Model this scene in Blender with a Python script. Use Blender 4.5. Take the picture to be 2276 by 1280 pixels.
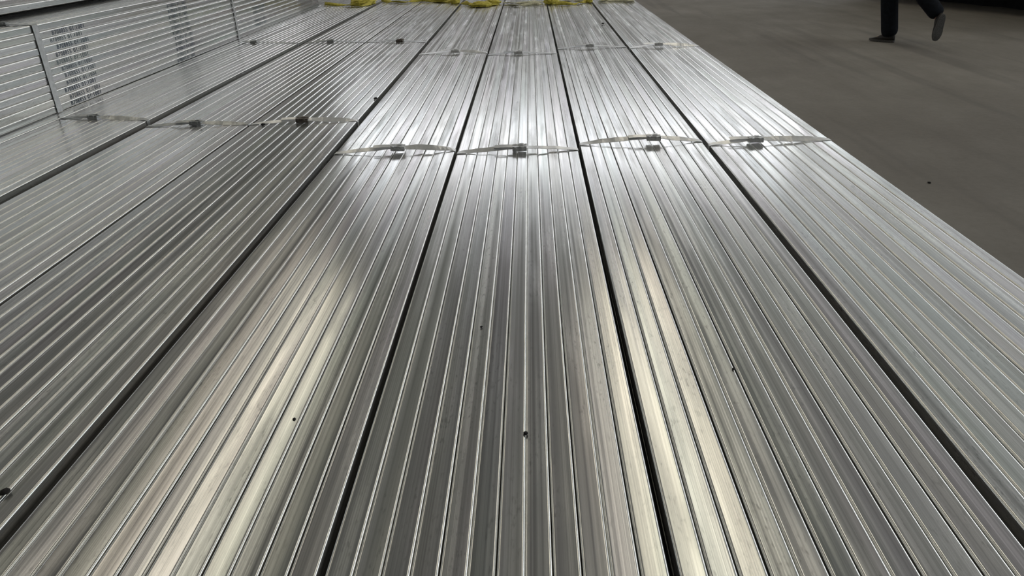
import bpy, bmesh, math, random
from mathutils import Vector, Matrix, noise

random.seed(7)
D = bpy.data
SC = bpy.context.scene
for o in list(D.objects):
    D.objects.remove(o)
COL = SC.collection

# ------------------------------------------------------------------ camera
F_PX, ROLL = 1644.0, 0.034
TOP = 0.474                      # top of the bundles lying on the floor
CAM = Vector((0, 0, TOP + 0.8))
vy = Vector((1176 - 1138, 640 + 167, -F_PX)).normalized()
zc = Vector((1, ROLL, 0)).cross(vy).normalized()
xc = vy.cross(zc)
ROT = Matrix((xc, vy, zc))       # camera space -> world
cam = D.objects.new('camera', D.cameras.new('camera'))
COL.objects.link(cam)
cam.matrix_world = Matrix.Translation(CAM) @ ROT.to_4x4()
cam.data.sensor_width = 36
cam.data.lens = F_PX / 2276 * 36
cam.data.clip_start = 0.02
cam.data.clip_end = 300
SC.camera = cam

# ------------------------------------------------------------------ world, exposure
W = D.worlds.new('world'); SC.world = W; W.use_nodes = True
W.node_tree.nodes['Background'].inputs[0].default_value = (0.75, 0.85, 1.0, 1)
W.node_tree.nodes['Background'].inputs[1].default_value = 0.5
SC.view_settings.view_transform = 'Standard'
SC.view_settings.look = 'None'
SC.view_settings.gamma = 1
SC.view_settings.use_curve_mapping = False
SC.view_settings.exposure = 0.1

L_END, L_SKY, L_LEFT, L_SIDE = 3.2, 2.9, 0.8, 3.4      # daylight through end windows, skylights, side windows


def at(px, py, z):
    d = ROT @ Vector((px - 1138, 640 - py, -F_PX))
    return CAM + d * ((z - CAM.z) / d.z)


# ------------------------------------------------------------------ material helpers
def mat(name):
    m = D.materials.new(name); m.use_nodes = True
    nt = m.node_tree
    b = nt.nodes['Principled BSDF']
    return m, nt, b


def nd(nt, t, **kw):
    n = nt.nodes.new(t)
    for k, v in kw.items():
        setattr(n, k, v)
    return n


def coords(nt, scale, rnd=True, kind='Object'):
    tc = nd(nt, 'ShaderNodeTexCoord')
    out = tc.outputs[kind]
    if rnd:
        oi = nd(nt, 'ShaderNodeObjectInfo')
        mu = nd(nt, 'ShaderNodeMath', operation='MULTIPLY'); mu.inputs[1].default_value = 173.0
        nt.links.new(oi.outputs['Random'], mu.inputs[0])
        ad = nd(nt, 'ShaderNodeVectorMath', operation='ADD')
        nt.links.new(out, ad.inputs[0]); nt.links.new(mu.outputs[0], ad.inputs[1])
        out = ad.outputs[0]
    mp = nd(nt, 'ShaderNodeVectorMath', operation='MULTIPLY')
    mp.inputs[1].default_value = scale
    nt.links.new(out, mp.inputs[0])
    return mp.outputs[0]


def noise_tex(nt, vec, scale=1.0, detail=3.0, rough=0.55):
    n = nd(nt, 'ShaderNodeTexNoise')
    n.inputs['Scale'].default_value = scale
    n.inputs['Detail'].default_value = detail
    n.inputs['Roughness'].default_value = rough
    nt.links.new(vec, n.inputs['Vector'])
    return n


def mrange(nt, val, a, b, c, d):
    n = nd(nt, 'ShaderNodeMapRange')
    for i, v in enumerate((a, b, c, d)):
        n.inputs[i + 1].default_value = v
    nt.links.new(val, n.inputs[0])
    return n.outputs[0]


def math2(nt, op, a, b):
    n = nd(nt, 'ShaderNodeMath', operation=op)
    for i, v in enumerate((a, b)):
        if isinstance(v, (int, float)):
            n.inputs[i].default_value = v
        else:
            nt.links.new(v, n.inputs[i])
    return n.outputs[0]


def mix(nt, fac, a, b, blend='MIX'):
    n = nd(nt, 'ShaderNodeMix', data_type='RGBA', blend_type=blend)
    if isinstance(fac, (int, float)):
        n.inputs[0].default_value = fac
    else:
        nt.links.new(fac, n.inputs[0])
    for i, v in ((6, a), (7, b)):
        if isinstance(v, tuple):
            n.inputs[i].default_value = v
        else:
            nt.links.new(v, n.inputs[i])
    return n.outputs[2]


def galvanised(name, base, tint=0.7, metal=0.76, rough=(0.11, 0.24), grime=0.36):
    """Zinc-coated tube steel: rolling streaks along the length, faint colour stains, grime specks."""
    m, nt, b = mat(name)
    s1 = noise_tex(nt, coords(nt, (420, 0.25, 420)), 1, 2)
    s2 = noise_tex(nt, coords(nt, (95, 0.15, 95)), 1, 3)
    st = noise_tex(nt, coords(nt, (9, 0.6, 9)), 1, 2)
    sp = noise_tex(nt, coords(nt, (170, 45, 170)), 1, 3, 0.6)
    patch = noise_tex(nt, coords(nt, (22, 2.2, 22)), 1, 2)
    streak = math2(nt, 'ADD', math2(nt, 'MULTIPLY', s1.outputs[0], 0.45), math2(nt, 'MULTIPLY', s2.outputs[0], 0.55))
    val = mrange(nt, streak, 0.32, 0.68, 0.64, 1.22)
    oi = nd(nt, 'ShaderNodeObjectInfo')
    rv = mrange(nt, oi.outputs['Random'], 0, 1, 0.86, 1.12)
    val = math2(nt, 'MULTIPLY', val, rv)
    pm = mrange(nt, patch.outputs[0], 0.45, 0.66, 0.0, 1.0)
    spk = mrange(nt, sp.outputs[0], 0.56, 0.68, 0.0, 1.0)
    gr = math2(nt, 'MULTIPLY', math2(nt, 'MULTIPLY', spk, pm), grime)
    val = math2(nt, 'MULTIPLY', val, math2(nt, 'SUBTRACT', 1.0, gr))
    # faint stains: olive, violet, teal
    hs = nd(nt, 'ShaderNodeHueSaturation')
    hs.inputs['Saturation'].default_value = 1.6
    nt.links.new(st.outputs['Color'], hs.inputs['Color'])
    c = mix(nt, 0.11 * tint, base, hs.outputs[0], 'OVERLAY')
    grey = nd(nt, 'ShaderNodeCombineColor')
    for i in range(3):
        nt.links.new(val, grey.inputs[i])
    c = mix(nt, 1.0, c, grey.outputs[0], 'MULTIPLY')
    nt.links.new(c, b.inputs['Base Color'])
    b.inputs['Metallic'].default_value = metal
    r = mrange(nt, s2.outputs[0], 0.3, 0.7, rough[0], rough[1])
    r = math2(nt, 'ADD', r, math2(nt, 'MULTIPLY', pm, 0.08))
    nt.links.new(r, b.inputs['Roughness'])
    bp = nd(nt, 'ShaderNodeBump')
    bp.inputs['Strength'].default_value = 0.3
    bp.inputs['Distance'].default_value = 0.0003
    nt.links.new(streak, bp.inputs['Height'])
    nt.links.new(bp.outputs[0], b.inputs['Normal'])
    return m


def plain(name, col, rough=0.6, metal=0.0, var=0.25, scale=40, bump=0.0, spec=0.5):
    m, nt, b = mat(name)
    n = noise_tex(nt, coords(nt, (scale, scale, scale)), 1, 4)
    v = mrange(nt, n.outputs[0], 0.3, 0.7, 1 - var, 1 + var)
    g = nd(nt, 'ShaderNodeCombineColor')
    for i in range(3):
        nt.links.new(v, g.inputs[i])
    nt.links.new(mix(nt, 1.0, (*col, 1), g.outputs[0], 'MULTIPLY'), b.inputs['Base Color'])
    b.inputs['Roughness'].default_value = rough
    b.inputs['Metallic'].default_value = metal
    b.inputs['Specular IOR Level'].default_value = spec
    if bump:
        bp = nd(nt, 'ShaderNodeBump'); bp.inputs['Strength'].default_value = 0.6
        bp.inputs['Distance'].default_value = bump
        nt.links.new(n.outputs[0], bp.inputs['Height']); nt.links.new(bp.outputs[0], b.inputs['Normal'])
    return m


def lit(name, col, strength):
    m, nt, b = mat(name)
    b.inputs['Base Color'].default_value = (0.6, 0.6, 0.6, 1)
    b.inputs['Roughness'].default_value = 0.6
    n = noise_tex(nt, coords(nt, (0.7, 0.7, 0.7), rnd=False), 1, 3)
    nt.links.new(mix(nt, mrange(nt, n.outputs[0], 0.3, 0.7, 0.0, 0.25), (*col, 1), (col[0] * .7, col[1] * .72, col[2] * .72, 1)),
                 b.inputs['Emission Color'])
    b.inputs['Emission Strength'].default_value = strength
    return m


M_TUBE = galvanised('galvanised_tube', (0.60, 0.60, 0.585, 1))
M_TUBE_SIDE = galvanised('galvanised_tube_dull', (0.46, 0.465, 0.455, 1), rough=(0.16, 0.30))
M_EDGE = plain('tube_corner_glint', (0.74, 0.74, 0.72), 0.22, 0.85, 0.08, 30)  # seam highlights put into a brighter, shinier corner colour
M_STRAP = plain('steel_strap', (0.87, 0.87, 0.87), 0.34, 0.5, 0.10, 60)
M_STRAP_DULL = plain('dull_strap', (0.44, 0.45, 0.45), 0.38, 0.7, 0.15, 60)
M_CLIP = plain('strap_clip', (0.78, 0.78, 0.78), 0.36, 0.4, 0.25, 90)
M_RUST = plain('rusty_clip', (0.17, 0.145, 0.125), 0.6, 0.4, 0.5, 120)
M_INK = plain('blue_black_ink', (0.022, 0.042, 0.070), 0.6, 0.0, 0.5, 160)
M_INK_FAINT = plain('faded_ink', (0.085, 0.115, 0.13), 0.6, 0.0, 0.5, 160)
M_YELLOW = plain('yellow_webbing', (0.50, 0.43, 0.06), 0.75, 0, 0.35, 60, 0.002)
M_PALE = plain('faded_webbing', (0.50, 0.48, 0.33), 0.75, 0, 0.3, 60, 0.002)
M_TROUSER = plain('dark_trouser_cloth', (0.006, 0.008, 0.012), 0.9, 0, 0.3, 30, 0.004, spec=.2)
M_JACKET = plain('dark_jacket_cloth', (0.02, 0.02, 0.025), 0.9, 0, 0.3, 30, 0.004)
M_SHOE = plain('dark_shoe_leather', (0.022, 0.018, 0.016), 0.6, 0, 0.2, 60)
M_SOLE = plain('grey_shoe_sole', (0.085, 0.083, 0.080), 0.8, 0, 0.4, 120, 0.003)
M_SKIN = plain('skin', (0.45, 0.28, 0.2), 0.55, 0, 0.08, 20)
M_HAIR = plain('black_hair', (0.012, 0.010, 0.010), 0.55, 0, 0.3, 200)
M_SHADE_STACK = plain('shade_stack_black', (0.010, 0.010, 0.011), 0.8, 0, 0.4, 8, 0.01, spec=0.2)  # surface of the added stack that shades the floor
M_CRUMB = plain('dark_dirt', (0.012, 0.011, 0.010), 0.9, 0, 0.5, 300)
M_TIMBER = plain('grey_timber', (0.12, 0.09, 0.06), 0.8, 0, 0.3, 30)
M_WALL = plain('grey_steel_cladding', (0.47, 0.46, 0.44), 0.7, 0, 0.1, 0.6)
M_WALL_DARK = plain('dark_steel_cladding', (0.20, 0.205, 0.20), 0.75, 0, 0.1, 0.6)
M_ROOF = plain('pale_roof_sheet', (0.58, 0.58, 0.565), 0.7, 0, 0.1, 0.6)
M_BEAM = plain('painted_beam', (0.10, 0.11, 0.12), 0.6, 0, 0.1, 1)
M_SKY = lit('skylight_sheet', (1.0, 0.93, 0.76), L_SKY)
M_END = lit('end_window_glass', (0.93, 0.95, 1.0), L_END)
M_TALL = lit('tall_fill_panel', (0.93, 0.95, 1.0), 1.5)  # glow of the added fill panel on the far wall
M_LEFT = lit('left_window_glass', (0.93, 0.97, 1.0), L_LEFT)
M_SIDE = lit('side_window_glass', (0.93, 0.97, 1.0), L_SIDE)


def floor_material():
    m, nt, b = mat('concrete_floor')
    big = noise_tex(nt, coords(nt, (0.35, 0.35, 0.35), False), 1, 5, 0.6)
    mid = noise_tex(nt, coords(nt, (2.2, 1.1, 1), False), 1, 6, 0.65)
    fine = noise_tex(nt, coords(nt, (26, 26, 26), False), 1, 5, 0.7)
    track = noise_tex(nt, coords(nt, (3.2, 0.18, 1), False), 1, 3)
    c = mix(nt, mrange(nt, big.outputs[0], 0.35, 0.65, 0, 1), (0.165, 0.149, 0.128, 1), (0.240, 0.220, 0.194, 1))
    c = mix(nt, mrange(nt, mid.outputs[0], 0.35, 0.7, 0, 0.55), c, (0.150, 0.136, 0.117, 1))
    c = mix(nt, mrange(nt, fine.outputs[0], 0.3, 0.75, 0, 0.35), c, (0.255, 0.237, 0.211, 1))
    c = mix(nt, mrange(nt, track.outputs[0], 0.56, 0.68, 0, 0.4), c, (0.115, 0.105, 0.093, 1))
    nt.links.new(c, b.inputs['Base Color'])
    nt.links.new(mrange(nt, mid.outputs[0], 0.3, 0.7, 0.7, 0.9), b.inputs['Roughness'])
    b.inputs['Specular IOR Level'].default_value = 0.18
    bp = nd(nt, 'ShaderNodeBump'); bp.inputs['Strength'].default_value = 0.4
    bp.inputs['Distance'].default_value = 0.003
    nt.links.new(fine.outputs[0], bp.inputs['Height']); nt.links.new(bp.outputs[0], b.inputs['Normal'])
    return m


# ------------------------------------------------------------------ object helpers
def link(name, me, parent=None, m=None, loc=(0, 0, 0), rot=(0, 0, 0)):
    o = D.objects.new(name, me); COL.objects.link(o)
    if parent:
        o.parent = parent
    o.location = loc; o.rotation_euler = rot
    if m and me and not me.materials:
        me.materials.append(m)
    return o


def mesh_of(bm, name, smooth=False):
    bmesh.ops.recalc_face_normals(bm, faces=bm.faces)
    me = D.meshes.new(name); bm.to_mesh(me); bm.free()
    if smooth:
        for p in me.polygons:
            p.use_smooth = True
    return me


def thing(name, label, cat, loc=(0, 0, 0), rotz=0.0, group=None):
    o = D.objects.new(name, None); COL.objects.link(o)
    o.empty_display_size = 0.1
    o.location = loc; o.rotation_euler = (0, 0, rotz)
    o['label'] = label; o['category'] = cat
    if group:
        o['group'] = group
    return o


def tag(o, label, cat, group=None):
    o['label'] = label; o['category'] = cat
    if group:
        o['group'] = group
    return o


def box(bm, lo, hi):
    lo, hi = Vector(lo), Vector(hi)
    r = bmesh.ops.create_cube(bm, size=1)
    for v in r['verts']:
        v.co = Vector(((v.co[i] + .5) * (hi[i] - lo[i]) + lo[i] for i in range(3)))
    return r['verts']


def ribbon(bm, pts, side, w, th, tilt=None, jitter=0.0):
    """A strip with a rectangular section along pts; side = direction of its width."""
    rings = []
    n = len(pts)
    for i, p in enumerate(pts):
        t = (pts[min(i + 1, n - 1)] - pts[max(i - 1, 0)]).normalized()
        s = (side - t * side.dot(t)).normalized()
        if tilt:
            s = Matrix.Rotation(tilt(i / (n - 1)), 3, t) @ s
        u = t.cross(s)
        ww = (w(i / (n - 1)) if callable(w) else w) * .5
        j = Vector((0, 0, random.uniform(-jitter, jitter)))
        rings.append([bm.verts.new(p + s * ww * a + u * th * .5 * c + j) for a, c in ((-1, -1), (1, -1), (1, 1), (-1, 1))])
    for a, b in zip(rings, rings[1:]):
        for k in range(4):
            bm.faces.new((a[k], a[(k + 1) % 4], b[(k + 1) % 4], b[k]))
    bm.faces.new(rings[0]); bm.faces.new(rings[-1])


# ------------------------------------------------------------------ the hall
X0, X1, Y0, Y1, ZR = -20.0, 15.0, -8.0, 30.0, 9.0


def struct(name, bm, m, parent=None):
    o = link(name, mesh_of(bm, name), parent, m)
    if parent is None:
        o['kind'] = 'structure'
    return o


bm = bmesh.new(); box(bm, (X0 - .2, Y0 - .2, -.2), (X1 + .2, Y1 + .2, 0)); struct('floor', bm, floor_material())
bm = bmesh.new(); box(bm, (X0 - .2, Y0 - .2, ZR), (X1 + .2, Y1 + .2, ZR + .15)); struct('ceiling', bm, M_ROOF)
for nm, lo, hi in (('wall_left', (X0 - .2, Y0, 0), (X0, Y1, ZR)), ('wall_right', (X1, Y0, 0), (X1 + .2, Y1, ZR)),
                   ('wall_far', (X0, Y1, 0), (X1, Y1 + .2, ZR)), ('wall_near', (X0, Y0 - .2, 0), (X1, Y0, ZR))):
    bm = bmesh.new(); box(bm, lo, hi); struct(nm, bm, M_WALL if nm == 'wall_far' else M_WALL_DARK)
wn = 0


def window_or_panel(lo, hi, m, axis, n):
    """A lit window: one frame, n panes; also draws the added fill panel."""
    global wn
    wn += 1
    lo, hi = Vector(lo), Vector(hi)
    bm = bmesh.new()
    ln = (hi - lo)[axis] / n
    for k in range(n):
        a, b = lo.copy(), hi.copy()
        a[axis] = lo[axis] + ln * k + .04
        b[axis] = lo[axis] + ln * (k + 1) - .04
        box(bm, a, b)
    return struct('window_or_panel_%d' % wn, bm, m)


window_or_panel((-7.6, Y1 - .06, 6.75), (10.8, Y1 - .02, 8.7), M_END, 0, 6)
window_or_panel((11.3, Y1 - .06, 2.6), (14.7, Y1 - .02, 8.7), M_TALL, 0, 2)  # added glowing panel, puts bright lines on the stack's tube corners
window_or_panel((-6.55, 2.0, ZR - .06), (-5.6, 19.6, ZR - .02), M_SKY, 1, 4)
window_or_panel((2.05, 2.0, ZR - .06), (3.1, 19.6, ZR - .02), M_SKY, 1, 4)
window_or_panel((X0 + .02, -4, 3.4), (X0 + .06, 28, 7.4), M_LEFT, 1, 8)
window_or_panel((X1 - .06, -4, 3.4), (X1 - .02, 29.5, 7.3), M_SIDE, 1, 8)

# ------------------------------------------------------------------ square tubes
TW, TL = 0.0392, 11.0


def tube_mesh(name, m, crown, skew, seed, h=TW, marks=12, bow=1.0, r=.0042):
    rnd = random.Random(seed)
    prof = []
    hw, hh = TW / 2, h / 2
    def side(p, q, nrm, c, sk):
        for t in (0.0, 0.035, 0.3, 0.5, 0.7, 0.965, 1.0):
            k = c * (1 - (2 * t - 1) ** 2) + sk * math.sin(2 * math.pi * t)
            prof.append((p[0] + (q[0] - p[0]) * t + nrm[0] * k, p[1] + (q[1] - p[1]) * t + nrm[1] * k))
    def corner(cx, cz, a0):
        for k in (1, 2, 3):
            a = math.radians(a0 - 22.5 * k)
            prof.append((cx + r * math.cos(a), cz + r * math.sin(a)))
    side((-hw + r, hh), (hw - r, hh), (0, 1), crown, skew); corner(hw - r, hh - r, 90)
    side((hw, hh - r), (hw, -hh + r), (1, 0), crown * .7, -skew); corner(hw - r, -hh + r, 0)
    side((hw - r, -hh), (-hw + r, -hh), (0, -1), 0, 0); corner(-hw + r, -hh + r, -90)
    side((-hw, -hh + r), (-hw, hh - r), (-1, 0), crown * .7, skew); corner(-hw + r, hh - r, 180)
    ns = marks
    ph = [rnd.uniform(0, 6.28) for _ in range(4)]
    bm = bmesh.new()
    rings, inner = [], []
    for i in range(ns + 1):
        y = -TL / 2 + TL * i / ns
        bx = bow * 0.0005 * math.sin(y * .9 + ph[0]) + bow * 0.0002 * math.sin(y * 2.1 + ph[1])
        bz = bow * 0.0006 * math.sin(y * .8 + ph[2]) + bow * 0.00025 * math.sin(y * 1.9 + ph[3])
        rings.append([bm.verts.new((x + bx, y, z + bz)) for x, z in prof])
        if i in (0, ns):
            w = TW / 2 - .0024; g = h / 2 - .0024
            inner.append([bm.verts.new((x + bx, y, z + bz)) for x, z in ((-w, g), (w, g), (w, -g), (-w, -g))])
    n = len(prof)
    sm = []
    for a, b in zip(rings, rings[1:]):
        for k in range(n):
            f = bm.faces.new((a[k], a[(k + 1) % n], b[(k + 1) % n], b[k])); f.smooth = True
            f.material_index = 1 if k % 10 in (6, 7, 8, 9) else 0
    for k in range(4):
        a, b = inner
        bm.faces.new((b[k], b[(k + 1) % 4], a[(k + 1) % 4], a[k]))
    for ring, inn in ((rings[0], inner[0]), (rings[-1], inner[1])):
        for k in range(4):                                   # end wall of the tube
            seg = [ring[(k * 10 + j) % n] for j in range(11)]
            bm.faces.new(seg + [inn[(k + 1) % 4], inn[k]])
    me = mesh_of(bm, name)
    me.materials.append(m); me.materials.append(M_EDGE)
    return me


TOPS = [tube_mesh('tube_shape', M_TUBE, random.uniform(-.00006, .00016), random.uniform(-.00006, .00006), i) for i in range(14)]
HS = 0.0358
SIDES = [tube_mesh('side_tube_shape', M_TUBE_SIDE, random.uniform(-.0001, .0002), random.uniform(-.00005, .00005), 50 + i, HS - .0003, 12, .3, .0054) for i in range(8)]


def bundle(label, x0, x1, zb, shapes=TOPS, rowh=0.0395, rows=12, yc=4.9, rotz=0.0, roll=0.55, full=True, name='tube_bundle', piv=None):
    """Twelve by twelve square tubes; the outer tubes are built (the core never shows)."""
    w = x1 - x0
    root = thing(name, label, 'tubes', ((x0 + x1) / 2, yc, zb), rotz, 'strapped bundles of square steel tube')
    pitch = w / 12
    root['pitch'] = pitch
    root['w'] = w
    cells = {}
    for r in range(rows):
        for c in range(12):
            if not (r == rows - 1 or c == 11 or (c == 0 and full)):
                continue
            t = link('tube', random.choice(shapes), root)
            jz = random.uniform(-.0006, .0004) if r == rows - 1 else 0
            jx = random.uniform(-.0004, .0004) if 0 < c < 11 else 0
            if c == 11 and name == 'stacked_tube_bundle':
                jx = random.uniform(-.0035, .001)
            t.location = (-w / 2 + pitch * (c + .5) + jx, random.uniform(-.02, .02), rowh * (r + .5) + jz)
            t.rotation_euler = (random.uniform(-.0002, .0002), math.radians(random.gauss(0, roll)), (math.pi if random.random() < .5 else 0))
            cells[(c, r)] = t
    return root, cells


# name, left and right edge, label
FLOOR_BUNDLES = {
    'b1': (-2.366, -1.884, 'galvanised square tube bundle beside the foot of the tall left stack'),
    'b2': (-1.822, -1.330, 'galvanised square tube bundle second from the tall left stack, faint olive stains'),
    'b3': (-1.318, -0.821, 'galvanised square tube bundle third from the tall left stack, its strap clip rusty'),
    'b4': (-0.796, -0.312, 'galvanised square tube bundle with a pale lengthwise glare streak, left of the centre bundle'),
    'b5': (-0.300, 0.176, 'centre galvanised square tube bundle running straight away from the viewer, darkest brushed tops'),
    'b6': (0.188, 0.676, 'galvanised square tube bundle with the brightest warm glare on its left tubes, right of centre'),
    'b7': (0.694, 1.178, 'rightmost galvanised square tube bundle, edging the bare concrete floor'),
}
ROOTS = {}
for k, (a, b, lb) in FLOOR_BUNDLES.items():
    ROOTS[k], _ = bundle(lb, a, b, 0.0)
b0, _ = bundle('square tube bundle lying on the floor underneath the tall left stack', -2.862, -2.378, 0.0, full=False)
STACK_W = 0.482
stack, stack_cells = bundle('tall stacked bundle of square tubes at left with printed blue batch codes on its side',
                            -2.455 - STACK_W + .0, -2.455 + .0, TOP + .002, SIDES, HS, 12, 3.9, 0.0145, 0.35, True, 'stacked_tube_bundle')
STOP = TOP + .002 + HS * 12
upper, _ = bundle('uppermost square tube bundle resting on spacers above the printed stack, cut by the picture corner',
                  -3.245, -2.760, STOP + .030, SIDES, HS, 12, 3.9, 0.0145, 0.35, True, 'upper_tube_bundle')
hid1, _ = bundle('square tube bundle standing behind the printed stack at its own level', -3.450, -2.966, TOP + .002, SIDES, HS, 12, 3.9, 0.0145, 0.35, False, 'stacked_tube_bundle')
hid0, _ = bundle('square tube bundle on the floor behind and below the printed stack', -3.420, -2.935, 0.0, full=False)
for y in (-.6, 1.6, 6.2, 8.6):
    bm = bmesh.new(); box(bm, (-.33, -.03, 0), (.33, .03, .0285))
    bmesh.ops.bevel(bm, geom=bm.edges[:], offset=.003, segments=1, affect='EDGES')
    o = link('timber_spacer', mesh_of(bm, 'timber_spacer'), None, M_TIMBER, (-3.08 - (y - 3.9) * .0145, y, STOP + .0018), (0, 0, .0145))
    tag(o, 'thin timber spacer in the dark gap under the uppermost left bundle', 'spacer', 'timber spacers under the uppermost bundle')


# ------------------------------------------------------------------ straps
def clip_mesh(m, big=1.0, tab=True):
    bm = bmesh.new()
    L, Wd, H = .056 * big, .034 * big, .0045 * big
    vs = box(bm, (-L / 2, -Wd / 2, -.0110), (L / 2, Wd / 2, H))
    bmesh.ops.bevel(bm, geom=list({e for v in vs for e in v.link_edges}), offset=.0015, segments=2, affect='EDGES')
    for s in (-1, 1):                                        # folded lips of the seal
        vs = box(bm, (-L / 2, s * Wd * .28 - Wd * .17, H * .9), (L / 2, s * Wd * .28 + Wd * .17, H * 1.5))
        for v in vs:
            v.co.z += abs(v.co.y) * .10
        for x in (-.3, 0.22):                                # crimp notches
            vs2 = box(bm, (L * x - .004, s * Wd / 2 - .004, -.002), (L * x + .004, s * Wd / 2 + .004, H * 1.7))
    if tab:                                                  # bent-up tongue
        vs = box(bm, (-.010, -.004, H * 1.3), (.006, .010, H * 1.3 + .006))
        for v in vs:
            if v.co.z > H * 2:
                v.co.x += .010; v.co.y += .004
    me = mesh_of(bm, 'clip_shape')
    me.materials.append(m)
    return me


CLIP, CLIP_RUST, CLIP_DULL = clip_mesh(M_CLIP), clip_mesh(M_RUST), clip_mesh(M_STRAP_DULL)


def strap(root, x0, x1, yL, yR, xb, hump, pl, pr, m, clip, tl=0.0, tr=0.0, top=TOP, depth=.40, w=.030, tail=True):
    """A steel strap round a bundle: up one side, loosely over the top through its clip, down the other side."""
    org = root.matrix_basis.translation
    pts = []
    e = .0015
    for z in (top - depth, top - depth * .5, top - .006):
        pts.append(Vector((x0 - e, yL, z)))
    pts.append(Vector((x0 - e * .5, yL, top - .001)))
    n = 28
    def hz(x):
        d = (xb - x) / (xb - x0) if x < xb else (x - xb) / (x1 - xb)
        return hump * (1 - min(1, abs(d)) ** (pl if x < xb else pr))
    for i in range(n + 1):
        x = x0 + .003 + (x1 - x0 - .006) * i / n
        y = yL + (yR - yL) * i / n + .0015 * math.sin(i * .9 + xb * 7)
        pts.append(Vector((x, y, top + .0014 + max(0, hz(x)) + .0006 * math.sin(i * 1.7))))
    pts.append(Vector((x1 + e * .5, yR, top - .001)))
    for z in (top - .006, top - depth * .5, top - depth):
        pts.append(Vector((x1 + e, yR, z)))
    N = len(pts)
    fb = (4 + (xb - x0) / (x1 - x0) * n) / (N - 1)
    fl, fr = 4.0 / (N - 1), (4.0 + n) / (N - 1)
    def tilt(t):
        if t <= fl or t >= fr:
            return 0.0
        if t < fb:
            return tl * math.sin(math.pi * (t - fl) / (fb - fl))
        return tr * math.sin(math.pi * (t - fb) / (fr - fb))
    bm = bmesh.new()
    ribbon(bm, [p - org for p in pts], Vector((0, 1, 0)), w, .0014, tilt)
    if tail:                                                 # free end under the clip
        k = xb - .03
        tp = [Vector((k - .07 + .02 * i, yL + (yR - yL) * (xb - x0) / (x1 - x0) + .004, top + .005 + hump + .0012 * i * (4 - i) * .4)) - org for i in range(5)]
        ribbon(bm, tp, Vector((0, 1, .15)), w * .9, .0014)
    o = link('steel_strap', mesh_of(bm, 'steel_strap'), root, m)
    c = link('strap_clip', clip, o)
    f = (xb - x0) / (x1 - x0)
    c.location = Vector((xb, yL + (yR - yL) * f, top + .0016 + hump)) - org
    c.rotation_euler = (random.uniform(-.05, .15), random.uniform(-.06, .06), math.atan2(yR - yL, x1 - x0) + random.uniform(-.05, .05))
    return o


# bundle key, left end, clip, right end (points of the strap on the bundle tops), hump, looseness, tilts
STRAPS = [
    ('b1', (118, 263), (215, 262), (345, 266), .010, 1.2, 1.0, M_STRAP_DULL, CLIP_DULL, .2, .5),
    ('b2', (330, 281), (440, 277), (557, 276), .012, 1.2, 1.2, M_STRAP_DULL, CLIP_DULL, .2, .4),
    ('b3', (570, 276), (672, 273), (798, 268), .013, 1.3, 1.5, M_STRAP, CLIP_RUST, .2, .5),
    ('b4', (757, 341), (884, 340), (1012, 334), .017, 1.4, 2.6, M_STRAP, CLIP, .25, .5),
    ('b5', (1020, 340), (1155, 342), (1284, 332), .014, 1.6, 1.8, M_STRAP, CLIP, .3, .1),
    ('b6', (1289, 321), (1455, 322), (1552, 314), .020, 2.0, 1.4, M_STRAP, CLIP, .35, .3),
    ('b7', (1572, 322), (1680, 319), (1850, 310), .014, 1.3, 1.5, M_STRAP, CLIP, .2, .55),
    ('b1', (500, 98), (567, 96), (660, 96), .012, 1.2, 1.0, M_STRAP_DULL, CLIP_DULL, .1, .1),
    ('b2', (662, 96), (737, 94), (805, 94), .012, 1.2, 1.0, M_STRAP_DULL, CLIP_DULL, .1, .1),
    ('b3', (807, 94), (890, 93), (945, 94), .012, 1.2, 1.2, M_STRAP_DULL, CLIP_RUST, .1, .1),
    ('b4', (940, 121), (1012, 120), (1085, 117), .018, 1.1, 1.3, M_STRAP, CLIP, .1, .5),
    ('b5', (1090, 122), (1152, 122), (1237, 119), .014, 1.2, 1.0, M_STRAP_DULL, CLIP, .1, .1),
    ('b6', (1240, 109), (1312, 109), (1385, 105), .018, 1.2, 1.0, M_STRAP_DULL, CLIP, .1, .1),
    ('b7', (1395, 107), (1465, 106), (1545, 102), .020, 1.1, 1.3, M_STRAP, CLIP, .1, .6),
]
for key, pL, pB, pR, hump, pl, pr, m, clip, tl, tr in STRAPS:
    x0, x1 = FLOOR_BUNDLES[key][:2]
    a, b, c = at(*pL, TOP), at(*pB, TOP), at(*pR, TOP)
    strap(ROOTS[key], x0, x1, a.y, c.y, min(max(b.x, x0 + .1), x1 - .1), hump, pl, pr, m, clip, tl, tr)


def stack_strap(y, w, m, wav, top_from=-.30):
    """Strap down the visible side of the tall stack and back over its top."""
    hw = STACK_W / 2
    H = HS * 12
    pts = []
    for i in range(8):
        pts.append(Vector((top_from + (hw - .004 - top_from) * i / 7, 0, H + .0015 + .010 * math.sin(math.pi * i / 7) * (1 if i < 7 else 0))))
    pts.append(Vector((hw + .0012, 0, H - .002)))
    for i in range(1, 14):
        z = H - H * i / 13
        pts.append(Vector((hw + .002 + wav * random.uniform(0, 1), .012 * (i / 13.0) * wav * 60 + 0, max(z, .001))))
    bm = bmesh.new()
    ribbon(bm, [p + Vector((0, y, 0)) for p in pts], Vector((0, 1, 0)), w, .0016)
    o = link('steel_strap', mesh_of(bm, 'steel_strap'), stack, m)
    c = link('strap_clip', CLIP_DULL, o, None, (.08, y, H + .009), (0, .1, .1))
    return o


def st_local(y):
    return y - 3.9


stack_strap(st_local(3.80), .046, M_STRAP_DULL, .0004)
stack_strap(st_local(6.55), .034, M_STRAP_DULL, .005)

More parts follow.
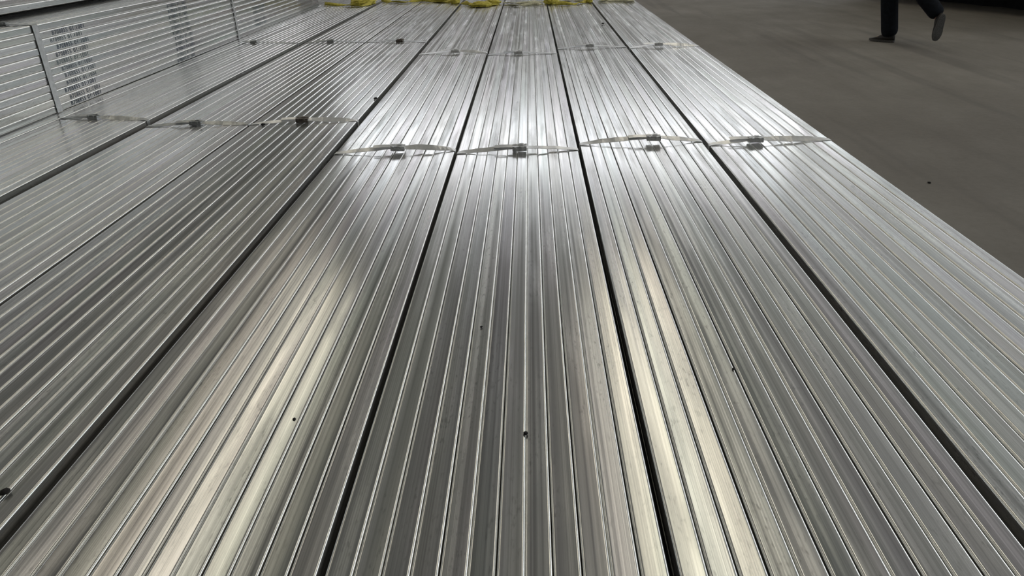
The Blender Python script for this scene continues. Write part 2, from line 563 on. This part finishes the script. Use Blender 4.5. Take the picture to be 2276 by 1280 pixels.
# ------------------------------------------------------------------ printed batch codes (sub-parts of the stack's side tubes)
def print_mesh(body, length, m):
    cu = D.curves.new('print', 'FONT')
    cu.body = body; cu.offset = 0.004; cu.space_character = 1.22
    tmp = D.objects.new('print', cu); COL.objects.link(tmp)
    bpy.context.view_layer.update()
    me = D.meshes.new_from_object(tmp.evaluated_get(bpy.context.evaluated_depsgraph_get()))
    D.objects.remove(tmp)
    xs = [v.co.x for v in me.vertices]; ys = [v.co.y for v in me.vertices]
    for v in me.vertices:
        v.co = Vector((0, (v.co.x - min(xs)) / (max(xs) - min(xs)) * length, ((v.co.y - (max(ys) + min(ys)) / 2) / (max(ys) - min(ys))) * .0215))
    me.materials.clear(); me.materials.append(m)
    return me


CODE = [(print_mesh('B708855', .143, m), print_mesh('01:1001', .142, m)) for m in (M_INK, M_INK_FAINT)]
for r in range(11):
    t = stack_cells[(11, r)]
    t.rotation_euler = (0, 0, 0)
    for y0 in (3.92, 5.32, 7.05):
        if y0 > 7 and r % 3 == 0:
            continue
        pair = CODE[1 if (r in (9, 6, 4) or y0 > 6 or (y0 > 5 and r % 2)) else 0]
        y = st_local(y0 + random.uniform(-.02, .02)) - t.location.y
        z = random.uniform(-.002, .002)
        sc = (1, .97, .85) if (y0 == 3.92 and r in (3, 5, 9)) else (1, 1, 1)
        for nm, me, dy in (('printed_code', pair[0], 0), ('printed_time', pair[1], .167)):
            o = link(nm, me, t, None, (TW / 2 + .0009, y + dy * sc[1], z))
            o.scale = sc

# ------------------------------------------------------------------ yellow lifting slings across the far end
def strand(bm, pts, w, th, seed, amp=.004):
    rnd = random.Random(seed)
    fine = []
    for a, b in zip(pts, pts[1:]):
        for k in range(8):
            fine.append(Vector(a).lerp(Vector(b), k / 8))
    fine.append(Vector(pts[-1]))
    ph = rnd.uniform(0, 6)
    for i, p in enumerate(fine):
        p.z += amp * (1 + math.sin(i * .55 + ph)); p.y += amp * 2 * math.sin(i * .33 + ph * 2)
    ribbon(bm, fine, Vector((0, 1, .35)), w, th, lambda t: .9 * math.sin(t * 7 + ph), .001)
    for v in bm.verts:
        v.co.z = max(v.co.z, .0025) if v.co.z > .0025 else .0025 + .0015 * random.random()


def bunch(bm, c, size, seed):
    """Crumpled, gathered webbing."""
    rnd = random.Random(seed)
    r = bmesh.ops.create_icosphere(bm, subdivisions=4, radius=1)
    off = Vector((rnd.uniform(0, 50), rnd.uniform(0, 50), 0))
    for v in r['verts']:
        n = v.co.normalized()
        d = 1 + .34 * noise.noise(n * 2.3 + off) + .20 * (1 - abs(noise.noise(n * 5.5 + off)) * 2)
        q = Vector((n.x * size[0], n.y * size[1], n.z * size[2])) * d
        q.z = max(q.z, -size[2] * .62)
        v.co = Vector(c) + q + Vector((0, 0, size[2] * .62 + .002))
    for f in bm.faces:
        f.smooth = True


def sling(label, m, strands, bunches, seed):
    x = sum(s[0][0][0] for s in strands) / len(strands)
    root = thing('lifting_sling', label, 'sling', (x, 8.8, TOP), 0, 'lifting slings across the far end')
    org = Vector((x, 8.8, TOP))
    for i, (pts, w, mm) in enumerate(strands):
        bm = bmesh.new(); strand(bm, [Vector(p) - org for p in pts], w, .006, seed + i)
        link('webbing', mesh_of(bm, 'webbing', True), root, mm)
    for i, (c, s, mm) in enumerate(bunches):
        bm = bmesh.new(); bunch(bm, Vector(c) - org, s, seed + 20 + i)
        link('gathered_sleeve', mesh_of(bm, 'gathered_sleeve', True), root, mm)
    return root


def P(px, py, h=.01):
    q = at(px, py, TOP + h)
    return (q.x, q.y, q.z)


sling('yellow webbing sling lying across the far end of the bundles beside the left stack', M_YELLOW,
      [([P(722, 11), P(760, 12), P(800, 14), P(826, 9), P(834, 4)], .05, M_YELLOW), ([P(780, 4), P(812, 2), P(830, 4)], .06, M_YELLOW)],
      [(P(808, 10, 0), (.13, .09, .035), M_YELLOW)], 3)
sling('yellow webbing sling drooping in an arc over the far end left of the centre gap', M_YELLOW,
      [([P(848, 2), P(866, 5), P(895, 6), P(926, 3), P(938, 2)], .06, M_YELLOW), ([P(935, 2), P(975, 4), P(1005, 5)], .05, M_YELLOW)],
      [(P(985, 4, 0), (.12, .08, .04), M_YELLOW), (P(1012, 8, 0), (.05, .07, .05), M_YELLOW)], 13)
sling('yellow gathered sling hanging loose across the far end of the bundle left of centre', M_YELLOW,
      [([P(1028, 6), P(1045, 13), P(1075, 14), P(1104, 9)], .06, M_YELLOW)],
      [(P(1068, 15, 0), (.11, .09, .03), M_YELLOW), (P(1096, 10, 0), (.075, .08, .03), M_YELLOW)], 23)
sling('faded cream sling strands twisted across the far end of the centre bundle', M_PALE,
      [([P(1120, 6), P(1145, 8), P(1175, 8), P(1206, 4)], .045, M_PALE), ([P(1122, 12), P(1150, 13), P(1185, 11), P(1208, 11)], .045, M_PALE)],
      [], 33)
sling('yellow and cream sling knotted across the far end of the bundle right of centre', M_PALE,
      [([P(1235, 10), P(1270, 10), P(1290, 7), P(1306, 4)], .05, M_YELLOW), ([P(1240, 3), P(1275, 3), P(1306, 4)], .04, M_PALE)],
      [(P(1225, 9, 0), (.07, .09, .04), M_YELLOW), (P(1310, 6, 0), (.03, .06, .03), M_YELLOW)], 43)
sling('faded pale sling strand lying across the far end of the rightmost bundle', M_PALE,
      [([P(1330, 4), P(1352, 3), P(1385, 3), P(1410, 4)], .04, M_PALE), ([P(1332, 0), P(1370, 0), P(1400, 1)], .04, M_YELLOW)],
      [(P(1400, 4, 0), (.04, .03, .012), M_PALE)], 53)


# ------------------------------------------------------------------ walking person
def skin(name, verts, edges, radii, m, parent, sub=2, root=0):
    me = D.meshes.new(name); me.from_pydata([tuple(v) for v in verts], edges, [])
    o = D.objects.new(name, me); COL.objects.link(o)
    sm = o.modifiers.new('skin', 'SKIN'); sm.use_smooth_shade = True
    for i, r in enumerate(radii):
        sv = me.skin_vertices[0].data[i]
        sv.radius = (r, r) if not isinstance(r, tuple) else r
        sv.use_root = (i == root)
    o.modifiers.new('sub', 'SUBSURF').levels = sub
    bpy.context.view_layer.update()
    out = D.meshes.new_from_object(o.evaluated_get(bpy.context.evaluated_depsgraph_get()))
    D.objects.remove(o)
    for p in out.polygons:
        p.use_smooth = True
    out.materials.clear(); out.materials.append(m)
    return link(name, out, parent)


fp = (at(1932, 91, 0) + at(1987, 94, 0)) / 2
HEAD_DIR = Vector((-.66, .75, 0)).normalized()
person = thing('person', 'person in dark trousers and dark shoes striding away across the concrete floor', 'person', (fp.x, fp.y, 0),
               math.atan2(HEAD_DIR.y, HEAD_DIR.x))
# local frame: +x forward, +y left.  Front foot = left leg on the floor, rear foot = right leg with the heel raised.
rt = at(2075, 92, .05) - Vector((fp.x, fp.y, 0))
R = Matrix.Rotation(-math.atan2(HEAD_DIR.y, HEAD_DIR.x), 3, 'Z')
rt = R @ rt
toe = Vector((rt.x, rt.y, .05))
CY, SY = math.cos(math.radians(38)), math.sin(math.radians(38))
shoe_o = Vector((rt.x - .035, rt.y, .185))
ankle_r = shoe_o + Vector((.085 * CY, -.085 * SY, .125))
ankle_l = Vector((-.075, 0, .09))
hy = (rt.y) * .5
hipc = Vector((-.10, hy, .93))
hl, hr = hipc + Vector((0, .09, -.03)), hipc + Vector((-.02, -.09, -.03))
kl = Vector((.0, .02, .50)); kr = Vector((ankle_r.x + .22, ankle_r.y * .8 + hr.y * .2, .52))
V = [hipc, hipc + Vector((0, 0, .16)), hipc + Vector((.02, 0, .34)), hipc + Vector((.03, 0, .50)), hipc + Vector((.04, 0, .565)),
     hipc + Vector((.06, 0, .64)), hipc + Vector((.07, 0, .735)),
     hl, kl, ankle_l, hr, kr, ankle_r]
Ed = [(0, 1), (1, 2), (2, 3), (3, 4), (4, 5), (5, 6), (0, 7), (7, 8), (8, 9), (0, 10), (10, 11), (11, 12)]
Ra = [.13, .12, .14, .09, .055, .085, .08, .085, .055, .04, .085, .055, .04]
# feet of the body
V += [Vector((-.05, 0, .045)), Vector((.07, 0, .04)), shoe_o + Vector((.045 * CY, -.045 * SY, .02)), shoe_o + Vector((.03 * CY, -.03 * SY, -.06))]
Ed += [(9, 13), (13, 14), (12, 15), (15, 16)]
Ra += [.026, .018, .026, .016]
sh = hipc + Vector((.03, 0, .49))
hands = []
for s, sw in ((1, -.28), (-1, .28)):
    i = len(V)
    elbow = sh + Vector((sw * .35 - .02, s * .23, -.28)); wrist = elbow + Vector((sw * .75 + .06, -s * .01, -.22))
    palm = wrist + Vector((sw * .15, 0, -.075))
    V += [sh + Vector((0, s * .18, -.01)), elbow, wrist, palm]
    Ed += [(3, i), (i, i + 1), (i + 1, i + 2), (i + 2, i + 3)]
    Ra += [.055, .042, .028, (.018, .036)]
    for f in range(5):
        j = len(V)
        if f < 4:
            ln = (.072, .085, .080, .06)[f]
            b = palm + Vector(((f - 1.5) * .019, 0, -.03)); k1 = b + Vector((.004, -s * .004, -ln * .5)); k2 = k1 + Vector((.006, -s * .018, -ln * .4))
        else:
            b = palm + Vector((.035, -s * .005, .02)); k1 = b + Vector((.02, -s * .01, -.03)); k2 = k1 + Vector((.004, -s * .008, -.028))
        V += [b, k1, k2]; Ed += [(i + 3, j), (j, j + 1), (j + 1, j + 2)]; Ra += [.010, .009, .007]
    hands.append((elbow, wrist))
# nose and ears grow from the head
i = len(V)
V += [V[6] + Vector((.095, 0, -.045))]; Ed += [(6, i)]; Ra += [.014]
for s in (1, -1):
    i = len(V); V += [V[6] + Vector((-.005, s * .088, -.04))]; Ed += [(6, i)]; Ra += [(.012, .022)]
skin('body', V, Ed, Ra, M_SKIN, person)
# trousers: hips and both legs, loose round the shin
ktop = hipc + Vector((0, 0, .10))
cl = ankle_l + Vector((-.005, 0, -.045)); cr = ankle_r + Vector((-.02, .01, -.02))
TV = [hipc, ktop, hl, hl.lerp(kl, .5), kl, kl.lerp(cl, .5), cl, hr, hr.lerp(kr, .5), kr, kr.lerp(cr, .5), cr]
TE = [(0, 1), (0, 2), (2, 3), (3, 4), (4, 5), (5, 6), (0, 7), (7, 8), (8, 9), (9, 10), (10, 11)]
TR = [.15, .15, .11, .10, .092, .09, .09, .11, .105, .092, .085, .078]
skin('trousers', TV, TE, TR, M_TROUSER, person)
JV = [hipc + Vector((0, 0, .06)), hipc + Vector((.01, 0, .2)), hipc + Vector((.02, 0, .36)), hipc + Vector((.03, 0, .49)), hipc + Vector((.035, 0, .55))]
JE = [(0, 1), (1, 2), (2, 3), (3, 4)]; JR = [.165, .155, .165, .12, .075]
for (el, wr), s in zip(hands, (1, -1)):
    i = len(JV); JV += [sh + Vector((0, s * .18, 0)), el, wr + Vector((0, 0, .02))]; JE += [(3, i), (i, i + 1), (i + 1, i + 2)]; JR += [.085, .065, .05]
skin('jacket', JV, JE, JR, M_JACKET, person)
bm = bmesh.new()
bmesh.ops.create_icosphere(bm, subdivisions=3, radius=.105)
for v in bm.verts:
    v.co.z = max(v.co.z, -.045 + (.06 if v.co.x > .03 else 0)); v.co.y *= .92
h = link('hair', mesh_of(bm, 'hair', True), person, M_HAIR, V[6] + Vector((-.012, 0, .03)))
for s in (1, -1):
    bm = bmesh.new(); bmesh.ops.create_icosphere(bm, subdivisions=2, radius=.012)
    link('eye', mesh_of(bm, 'eye', True), person, M_HAIR, V[6] + Vector((.078, s * .032, -.02)))
bm = bmesh.new(); box(bm, (-.008, -.024, -.004), (.006, .024, .004))
link('mouth', mesh_of(bm, 'mouth'), person, M_RUST, V[6] + Vector((.075, 0, -.085)))


def shoe(parent, loc, rot):
    """A low shoe: shaped upper and a grey sole; toe towards +x, sole on z = 0."""
    outline = []
    for k in range(20):
        a = 2 * math.pi * k / 20
        x = .14 * math.cos(a); wd = .046 + .009 * math.cos(a - .3) - .008 * math.exp(-((x + .02) / .05) ** 2)
        outline.append((x, wd * math.copysign(abs(math.sin(a)) ** .75, math.sin(a))))
    bm = bmesh.new()
    rings = []
    for z, f in ((0, .96), (.004, 1.0), (.022, 1.0), (.025, .97)):
        rings.append([bm.verts.new((x * f, y * f, z + (.010 * max(0, (x - .08) / .06) if z < .01 else .006 * max(0, (x - .08) / .06)))) for x, y in outline])
    for a, b in zip(rings, rings[1:]):
        for k in range(20):
            bm.faces.new((a[k], a[(k + 1) % 20], b[(k + 1) % 20], b[k]))
    bm.faces.new(rings[0]); bm.faces.new(rings[-1])
    o = link('shoe', None, parent, None, loc, rot)
    bu = bmesh.new()
    rings = []
    for lv, f in ((0, .97), (.35, .98), (.7, .86), (1.0, .62)):
        ring = []
        for x, y in outline:
            top = .060 + .045 * max(0, min(1, (.03 - x) / .09)) - .026 * max(0, (x - .04) / .1)
            xx = x * (1 - (1 - f) * (.9 if x > 0 else .25))
            ring.append(bu.verts.new((xx, y * f, .024 + (top - .024) * lv)))
        rings.append(ring)
    for a, b in zip(rings, rings[1:]):
        for k in range(20):
            bu.faces.new((a[k], a[(k + 1) % 20], b[(k + 1) % 20], b[k]))
    bu.faces.new(rings[-1]); bu.faces.new(rings[0])
    D.objects.remove(o)
    o = link('shoe', mesh_of(bu, 'shoe', True), parent, M_SHOE, loc, rot)
    link('sole', mesh_of(bm, 'sole'), o, M_SOLE)
    return o


shoe(person, (0, 0, .001), (0, 0, .0))
q = toe.copy()
shoe(person, (q.x - .035, q.y, q.z + .135), (0, math.radians(80), math.radians(-38)))

# ------------------------------------------------------------------ dark overhanging stack, added to shade the floor at the far right
a, b = at(2046, -2, 0), at(2300, 24, 0)
ax = (b - a); ln = ax.length
root_rot = math.atan2(ax.y, ax.x)
bm = bmesh.new()
NX, prof = 46, [(.0, .0), (.0, .55), (-.9, .58), (-.92, 1.1), (-.88, 1.7), (-.75, 2.1), (.2, 2.3), (1.2, 2.34), (1.9, 2.3), (2.3, 2.1), (2.37, 1.7), (2.4, .8), (2.4, 0)]
rings = []
for i in range(NX + 1):
    x = -1.2 + (ln + 3.4) * i / NX
    ring = []
    for k, (y, z) in enumerate(prof):
        w = noise.noise(Vector((x * 2.2, k * .6, 3))) * .05 + .03 * math.sin(x * 9 + k * .3) * (1 if z < 1.1 else .3)
        ring.append(bm.verts.new((x, y + (w if y < 1.2 else -w), z * (1 + .05 * noise.noise(Vector((x * .8, 1, k)))))))
    rings.append(ring)
for p, r in zip(rings, rings[1:]):
    for k in range(len(prof) - 1):
        bm.faces.new((p[k], p[k + 1], r[k + 1], r[k]))
bm.faces.new(rings[0]); bm.faces.new(rings[-1])
o = link('shade_stack', mesh_of(bm, 'shade_stack', True), None, M_SHADE_STACK, (a.x, a.y, 0.0), (0, 0, root_rot))
tag(o, 'added dark stack shading the floor behind the walking person', 'stack')

# ------------------------------------------------------------------ dirt crumbs
CRUMBS = [((1168, 965), TOP, .004, 'black dirt crumb in the seam in the middle of the centre bundle'),
          ((13, 1097), TOP, .007, 'black dirt crumb on the left bundle near the left picture edge'),
          ((1630, 822), TOP, .003, 'tiny black dirt crumb on the bundle right of centre'),
          ((654, 933), TOP, .003, 'tiny black dirt crumb on the bundle with the pale glare streak'),
          ((835, 221), TOP, .010, 'dark dirt crumb at the right edge of the third bundle beyond its near strap'),
          ((585, 279), TOP, .010, 'dark flake below the rusty strap clip of the third bundle'),
          ((1340, 54), TOP, .012, 'small dark crumb on the far part of the bundle right of centre'),
          ((2065, 407), 0, .008, 'dark chip lying on the bare concrete floor'),
          ((1070, 728), TOP, .003, 'tiny dark crumb on the middle tubes of the centre bundle')]
for (px, py), z, r, lb in CRUMBS:
    bm = bmesh.new(); bmesh.ops.create_icosphere(bm, subdivisions=2, radius=r)
    for v in bm.verts:
        v.co *= 1 + .35 * noise.noise(v.co / r * 1.4 + Vector((px, 0, 0)))
        v.co.z *= .55; v.co.y *= 1.3
    lo = min(v.co.z for v in bm.verts)
    q = at(px, py, z)
    o = link('dirt_crumb', mesh_of(bm, 'dirt_crumb', True), None, M_CRUMB, (q.x, q.y, z - lo + (.0003 if z else 0)))
    tag(o, lb, 'dirt', 'crumbs of dirt')
